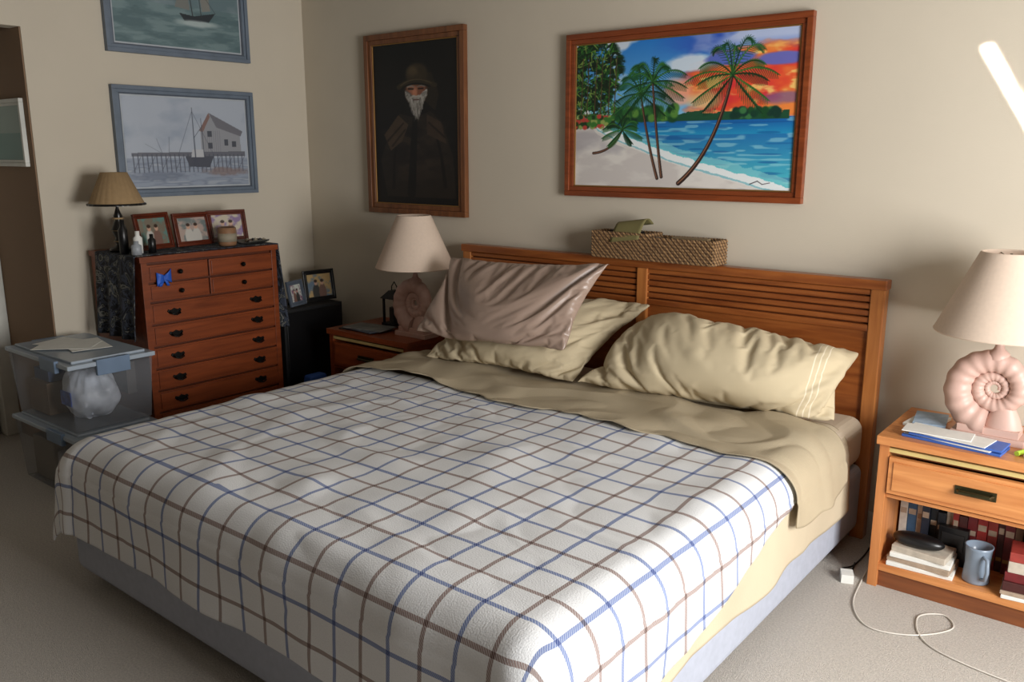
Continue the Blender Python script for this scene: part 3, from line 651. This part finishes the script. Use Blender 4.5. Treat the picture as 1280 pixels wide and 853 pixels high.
# ------------------------------------------------------------ storage bins
def plastic(name,c,a):
    m,t,b=newmat(name); b.inputs['Base Color'].default_value=(*lin(c),1); b.inputs['Roughness'].default_value=.25; b.inputs['Alpha'].default_value=a
    n=t.nodes.new('ShaderNodeTexNoise'); n.inputs['Scale'].default_value=4; r=t.nodes.new('ShaderNodeMapRange'); r.inputs[3].default_value=a-.06; r.inputs[4].default_value=a+.06
    t.links.new(n.outputs['Fac'],r.inputs[0]); t.links.new(r.outputs[0],b.inputs['Alpha']); return m
clear=plastic('clear_plastic',(150,154,160),.30); lidm=plastic('lid_plastic',(172,184,196),.82); latch=mat('blue_grey_latch',(104,124,148),.4)
def bin_(x0,x1,y0,y1,z0,z1,stuff):
    b=MB('storage_bin'); cx,cy=(x0+x1)/2,(y0+y1)/2; w,d,h=(x1-x0)/2,(y1-y0)/2,z1-z0
    def shell(s0,s1,za,zb,m):
        for sx,sy in ((1,0),(-1,0),(0,1),(0,-1)):
            if sx: vs=[(cx+sx*w*s0,cy-d*s0,za),(cx+sx*w*s0,cy+d*s0,za),(cx+sx*w*s1,cy+d*s1,zb),(cx+sx*w*s1,cy-d*s1,zb)]
            else: vs=[(cx-w*s0,cy+sy*d*s0,za),(cx+w*s0,cy+sy*d*s0,za),(cx+w*s1,cy+sy*d*s1,zb),(cx-w*s1,cy+sy*d*s1,zb)]
            b.add(vs,[(0,1,2,3)],m)
    shell(.88,.95,z0+.004,z1-.04,clear); b.box((cx-w*.88,cy-d*.88,z0),(cx+w*.88,cy+d*.88,z0+.005),clear)
    shell(.95,.985,z1-.04,z1-.025,clear)
    b.box((x0,y0,z1-.03),(x1,y1,z1-.012),lidm); b.box((x0+.03,y0+.03,z1-.012),(x1-.03,y1-.03,z1-.001),lidm)
    for sx in (-1,1): b.box((cx+sx*w-.012 if sx>0 else x0-.006,cy-.07,z1-.07),(x1+.006 if sx>0 else x0+.012,cy+.07,z1-.004),latch)
    b.box((cx+.06,y0-.008,z1-.055),(cx+.20,y0+.01,z1-.004),latch)
    o=b.build(bevel=.0025)
    c=MB('bin_contents')
    if stuff:
        def bag(u,v):
            th=u*2*math.pi; ph=v*math.pi; kn=.55 if v>.86 else 1
            R_=1+.20*noise.noise((math.cos(th)*1.6,math.sin(th)*1.6,v*3))+.10*(1-2*abs(noise.noise((math.cos(th)*3,math.sin(th)*3,v*5))))*.6
            return (cx+.11+.13*R_*kn*math.sin(ph)*math.cos(th),cy-.02+.10*R_*kn*math.sin(ph)*math.sin(th),max(z0+.007,z0+.115-.112*math.cos(ph)*R_*(1 if math.cos(ph)<0 else .9)))
        c.grid(bag,60,40,mat('plastic_bag',(205,212,224),.4,nscale=10,namt=.3))
        c.obox((cx+.135,cy-.133,z0+.12),[X3,Y3,Z3],(.045,.002,.03),mat('blue_bag_logo',(60,90,170),.5,nscale=30,namt=.5))
        c.box((cx-.23,cy-.13,z0+.008),(cx-.05,cy+.13,z0+.15),mat('brown_box',(120,98,78),.8)); c.box((cx-.21,cy-.11,z0+.15),(cx-.07,cy+.11,z0+.20),mat('bluegrey_cloth',(80,96,130),.8)); c.box((cx+.0,cy+.10,z0+.1),(cx+.2,cy+.14,z0+.24),mat('dark_fold',(70,62,58),.8))
    else:
        c.box((cx-.23,cy-.14,z0+.008),(cx-.01,cy+.14,z0+.2),mat('tan_fold',(128,118,104),.9)); c.box((cx+.01,cy-.14,z0+.008),(cx+.23,cy+.14,z0+.17),mat('grey_fold',(130,130,136),.9))
    k=c.build(bevel=.01); k.parent=o; k.location=Vector(k.location)-Vector(o.location)
    return o
bin_(.10,.70,-1.79,-1.42,0,.30,0); bin_(.09,.69,-1.78,-1.41,.302,.605,1)
b=MB('loose_papers')
for i,(x,y,a) in enumerate(((.30,-1.60,.3),(.40,-1.57,-.2),(.36,-1.63,.8))): 
    R3=Matrix.Rotation(a,3,'Z'); b.obox((x,y,.606+.0015*(i+1)),[R3@Vector(X3),R3@Vector(Y3),Z3],(.12,.08,.0006),whitep)
b.build()

# ------------------------------------------------------------ basket on headboard
wick,t,bb=newmat('wicker'); tc=t.nodes.new('ShaderNodeTexCoord'); w1=t.nodes.new('ShaderNodeTexWave'); w1.inputs['Scale'].default_value=28; w1.inputs['Distortion'].default_value=3; w1.inputs['Detail'].default_value=2; w1.bands_direction='DIAGONAL'
w2=t.nodes.new('ShaderNodeTexNoise'); w2.inputs['Scale'].default_value=90
t.links.new(tc.outputs['Object'],w1.inputs['Vector']); t.links.new(tc.outputs['Object'],w2.inputs['Vector']); mu=t.nodes.new('ShaderNodeMath'); mu.operation='MULTIPLY'; t.links.new(w1.outputs['Fac'],mu.inputs[0]); t.links.new(w2.outputs['Fac'],mu.inputs[1])
r=t.nodes.new('ShaderNodeValToRGB'); r.color_ramp.elements[0].color=(*lin((84,60,40)),1); r.color_ramp.elements[1].position=.55; r.color_ramp.elements[1].color=(*lin((170,134,92)),1); t.links.new(mu.outputs[0],r.inputs['Fac']); t.links.new(r.outputs['Color'],bb.inputs['Base Color'])
bb.inputs['Roughness'].default_value=.8
def rope(b,y,z,x0,x1,m,ax=0):
    for ph in (0,math.pi):
        N=int(abs(x1-x0)/.004); pts=[]
        for i in range(N+1):
            s=x0+(x1-x0)*i/N; a=s*260+ph
            pts.append((s,y+.0035*math.cos(a),z+.0035*math.sin(a)) if ax==0 else (y+.0035*math.cos(a),s,z+.0035*math.sin(a)))
        b.tube(pts,.0046,m,6)
b=MB('wicker_basket'); bz=.986; B0,B1,C0,C1=2.075,2.645,-.125,-.012
for i in range(9):
    z=bz+.007+i*.0125; 
    if i<8: rope(b,C0,z,2.35,B1,wick); rope(b,C1,z,2.35,B1,wick); rope(b,B1,z,C0,C1,wick,1)
    rope(b,C0,z,B0,2.35,wick); rope(b,C1,z,B0,2.35,wick); rope(b,B0,z,C0,C1,wick,1); rope(b,2.35,z,C0,C1,wick,1)
b.box((B0,C0,bz),(B1,C1,bz+.005),wick)
bo=b.build()
b=MB('basket_clutter'); ol=mat('olive_cloth',(120,112,70),.8); rem=mat('dark_remote',(28,28,30),.4)
b.grid(lambda u,v:(2.17+.14*u+.02*v,-.138+.09*v,1.115+.035*math.sin(math.pi*v)+.02*u-.06*(1-v)**2),10,10,ol); b.box((2.36,-.11,.995),(2.52,-.08,1.075),rem,tilt=.15); b.box((2.44,-.09,.995),(2.60,-.06,1.09),mat('tan_notebook',(140,120,90),.7)); b.box((2.12,-.06,.995),(2.28,-.035,1.10),rem)
o=b.build(solid=.003); o.parent=bo; o.location=Vector(o.location)-Vector(bo.location)

# ------------------------------------------------------------ right nightstand clutter
zt=NZ+.0005
b=MB('stacked_papers'); zz=zt
for i,(x,y,w,d,h,a,m) in enumerate(((3.61,-.350,.145,.050,.008,-.10,blue),(3.60,-.348,.13,.050,.003,-.16,whitep),(3.62,-.350,.135,.050,.007,-.07,blue),(3.59,-.347,.125,.052,.003,-.15,whitep),(3.56,-.350,.10,.045,.003,.05,whitep))):
    b.box((x-w,y-d,zz),(x+w,y+d,zz+h),m,rz=a); zz+=h+.0004
b.box((3.44,-.27,zt),(3.54,-.10,zt+.01),whitep,rz=-.1); b.box((3.45,-.26,zt+.01),(3.55,-.11,zt+.018),mat('folded_map',(150,170,190),.7,nscale=20,namt=.3),rz=.15)
b.build(bevel=.001)
b=MB('highlighter_pens'); b.tube([(3.785,-.37,zt+.008),(3.81,-.31,zt+.008)],.008,green,10); b.tube([(3.81,-.38,zt+.008),(3.86,-.31,zt+.008)],.008,whitep,10); b.box((3.86,-.30,zt),(3.97,-.14,zt+.012),whitep); b.build()
sz=.0855
b=MB('row_of_books'); x=3.445; r=random.Random(5)
cols=[(200,195,185),(150,40,36),(40,46,60),(170,150,130),(70,30,28),(30,34,40),(150,56,48),(60,90,120),(190,180,165),(110,30,34),(40,40,40),(100,70,50)]
bk=[mat('book_%d'%i,c,.5,nscale=40,namt=.15) for i,c in enumerate(cols)]
order=[0,7,0,2,5,5,3,1,4,9,1,6,4,9,11,2,1,10,8,4,5]; oi=0
while x<3.925:
    w=r.uniform(.018,.030);h=r.uniform(.16,.215);y=-.25+r.uniform(0,.02); m=bk[order[oi%len(order)]]; oi+=1
    b.box((x,y,sz),(x+w-.0015,-.06,sz+h),m); b.box((x+.002,y-.0008,sz+h*.62),(x+w-.0035,y,sz+h*.72),bk[3]); b.box((x+.002,y-.0008,sz+h*.18),(x+w-.0035,y,sz+h*.24),gold); x+=w
b.build(bevel=.0015)
b=MB('stack_of_books')
for i,(w,d,h,a,m) in enumerate(((.12,.062,.014,.06,whitep),(.115,.060,.018,-.05,bk[3]),(.11,.060,.016,.05,whitep),(.10,.058,.022,-.08,bk[8]))):
    z0=sz+(0,.014,.032,.048)[i]; b.box((3.555-w/1.2,-.345-d,z0),(3.555+w/1.2,-.345+d,z0+h),m,rz=a)
b.build(bevel=.002)
b=MB('eyeglasses_case')
b.grid(lambda u,v:(3.54+.080*math.cos(u*2*math.pi)*math.sin(v*math.pi)**.6,-.36+.035*math.sin(u*2*math.pi)*math.sin(v*math.pi)**.6,sz+.0705+.021-.021*math.cos(v*math.pi)),28,12,blk); b.build()
b=MB('alarm_clock'); b.box((3.58,-.278,sz),(3.67,-.254,sz+.13),blk); b.box((3.59,-.281,sz+.05),(3.66,-.277,sz+.11),rem); b.build(bevel=.008,seg=3)
b=MB('coffee_mug'); mg=mat('grey_blue_mug',(130,144,160),.25)
c=(3.715,-.345,sz); b.lathe(c,[(0,0),(.037,0),(.040,.006),(.036,.06),(.039,.112),(.042,.122),(.037,.122),(.033,.06),(.034,.01),(0,.008)],mg,32)
b.tube([(c[0]+.02,c[1]-.03,sz+.10),(c[0]+.034,c[1]-.052,sz+.098),(c[0]+.038,c[1]-.058,sz+.06),(c[0]+.032,c[1]-.048,sz+.03),(c[0]+.02,c[1]-.03,sz+.022)],.006,mg,10); b.build()
b=MB('stack_of_notebooks')
for i,(w,d,h,a,m) in enumerate(((.072,.09,.012,.12,whitep),(.072,.09,.012,.06,bk[3]),(.07,.08,.030,.1,bk[4]),(.065,.075,.03,.05,bk[9]),(.06,.075,.035,.08,bk[8]),(.06,.07,.03,.1,bk[6]))):
    z0=sz+(0,.012,.024,.054,.084,.119)[i]; b.box((3.862-w,-.345-d*.75,z0),(3.862+w,-.345+d*.75,z0+h),m,rz=a)
b.build(bevel=.002)

# left nightstand clutter
b=MB('lantern'); lx,ly=.86,-.16
b.box((lx-.05,ly-.05,zt),(lx+.05,ly+.05,zt+.02),blkm)
for sx in (-1,1):
    for sy in (-1,1): b.box((lx+sx*.04-.005,ly+sy*.04-.005,zt+.02),(lx+sx*.04+.005,ly+sy*.04+.005,zt+.15),blkm)
b.obox((lx,ly,zt+.17),[X3,Y3,Z3],(.055,.055,.02),blkm,.4); b.tube([(lx-.02,ly,zt+.19),(lx-.02,ly,zt+.21),(lx,ly,zt+.235),(lx+.02,ly,zt+.21),(lx+.02,ly,zt+.19)],.003,blkm,6); b.tube([(lx,ly,zt+.02),(lx,ly,zt+.10)],.030,mat('dark_candle',(60,56,50),.5),14); b.build()
b=MB('magazines'); 
for i,(x,y,a,m) in enumerate(((.80,-.32,.1,rem),(.82,-.325,-.1,greyl),(.84,-.32,.15,mat('magazine_cover',(110,112,110),.5,nscale=20,namt=.4)))): b.box((x-.12,y-.07,zt+i*.006),(x+.12,y+.07,zt+i*.006+.005),m,rz=a)
b.build()

# ------------------------------------------------------------ cables
cab=mat('white_cable',(215,210,200),.4); cabb=mat('black_cable',(30,30,32),.4)
def smooth(pts,n=8):
    P=[Vector(p) for p in pts]; o=[]
    for i in range(len(P)-1):
        a,b_,c,d=P[max(i-1,0)],P[i],P[i+1],P[min(i+2,len(P)-1)]
        for k in range(n):
            t=k/n; o.append(.5*((2*b_)+(-a+c)*t+(2*a-5*b_+4*c-d)*t*t+(-a+3*b_-3*c+d)*t**3))
    return o+[P[-1]]
b=MB('power_cord'); b.tube(smooth([(3.385,-.03,.30),(3.385,-.10,.05),(3.375,-.25,.004),(3.39,-.43,.004),(3.42,-.60,.004),(3.50,-.70,.004),(3.62,-.66,.004),(3.70,-.55,.004),(3.66,-.48,.004),(3.60,-.55,.004),(3.68,-.70,.004),(3.95,-.75,.004),(4.2,-.72,.004)]),.0024,cab,8)
b.build()
b=MB('phone_charger'); b.tube(smooth([(3.345,-.04,.28),(3.34,-.12,.04),(3.335,-.3,.006),(3.31,-.37,.006),(3.34,-.42,.012),(3.34,-.36,.006),(3.33,-.30,.006)]),.003,cabb,8); b.box((3.325,-.46,0.0),(3.365,-.41,.03),whitep,rz=.4); b.build(bevel=.002)

# ------------------------------------------------------------ light
def area(name,loc,rot,sx,sy,e,c=(1,1,1),spread=180):
    l=bpy.data.lights.new(name,'AREA'); l.shape='RECTANGLE'; l.size=sx; l.size_y=sy; l.energy=e; l.color=c; l.spread=math.radians(spread)
    o=bpy.data.objects.new(name,l); S.collection.objects.link(o); o.location=loc; o.rotation_euler=rot; return o
area('window_daylight',(RX-.03,(wy0+wy1)/2,(wz0+wz1)/2),(0,math.radians(90),0),wz1-wz0,wy1-wy0,116,(1,.99,.975))
src=Vector((4.3,-1.1,1.35)); tgt=Vector((3.60,0,1.61)); dirv=(tgt-src).normalized()
o=area('sun_sliver',src,(0,0,0),.024,.32,.6,(1,.96,.88),1.4)
zax=-dirv; yax=Vector((.52,0,-.85)); yax=(yax-zax*yax.dot(zax)).normalized(); xax=yax.cross(zax)
o.matrix_world=Matrix.Translation(src)@Matrix((xax,yax,zax)).transposed().to_4x4()
w=bpy.data.worlds.new('world'); S.world=w; w.use_nodes=True
bg=w.node_tree.nodes['Background']; sk_=w.node_tree.nodes.new('ShaderNodeTexSky'); sk_.sky_type='HOSEK_WILKIE'; w.node_tree.links.new(sk_.outputs[0],bg.inputs[0]); bg.inputs[1].default_value=.6

# ------------------------------------------------------------ camera
cam=bpy.data.cameras.new('camera'); co=bpy.data.objects.new('camera',cam); S.collection.objects.link(co)
co.location=(4.1385,-3.2368,1.4260); co.rotation_euler=(math.pi/2-.2165,0,.6790); cam.sensor_width=36; cam.lens=1069.62*36/1280; cam.clip_start=.05
S.camera=co
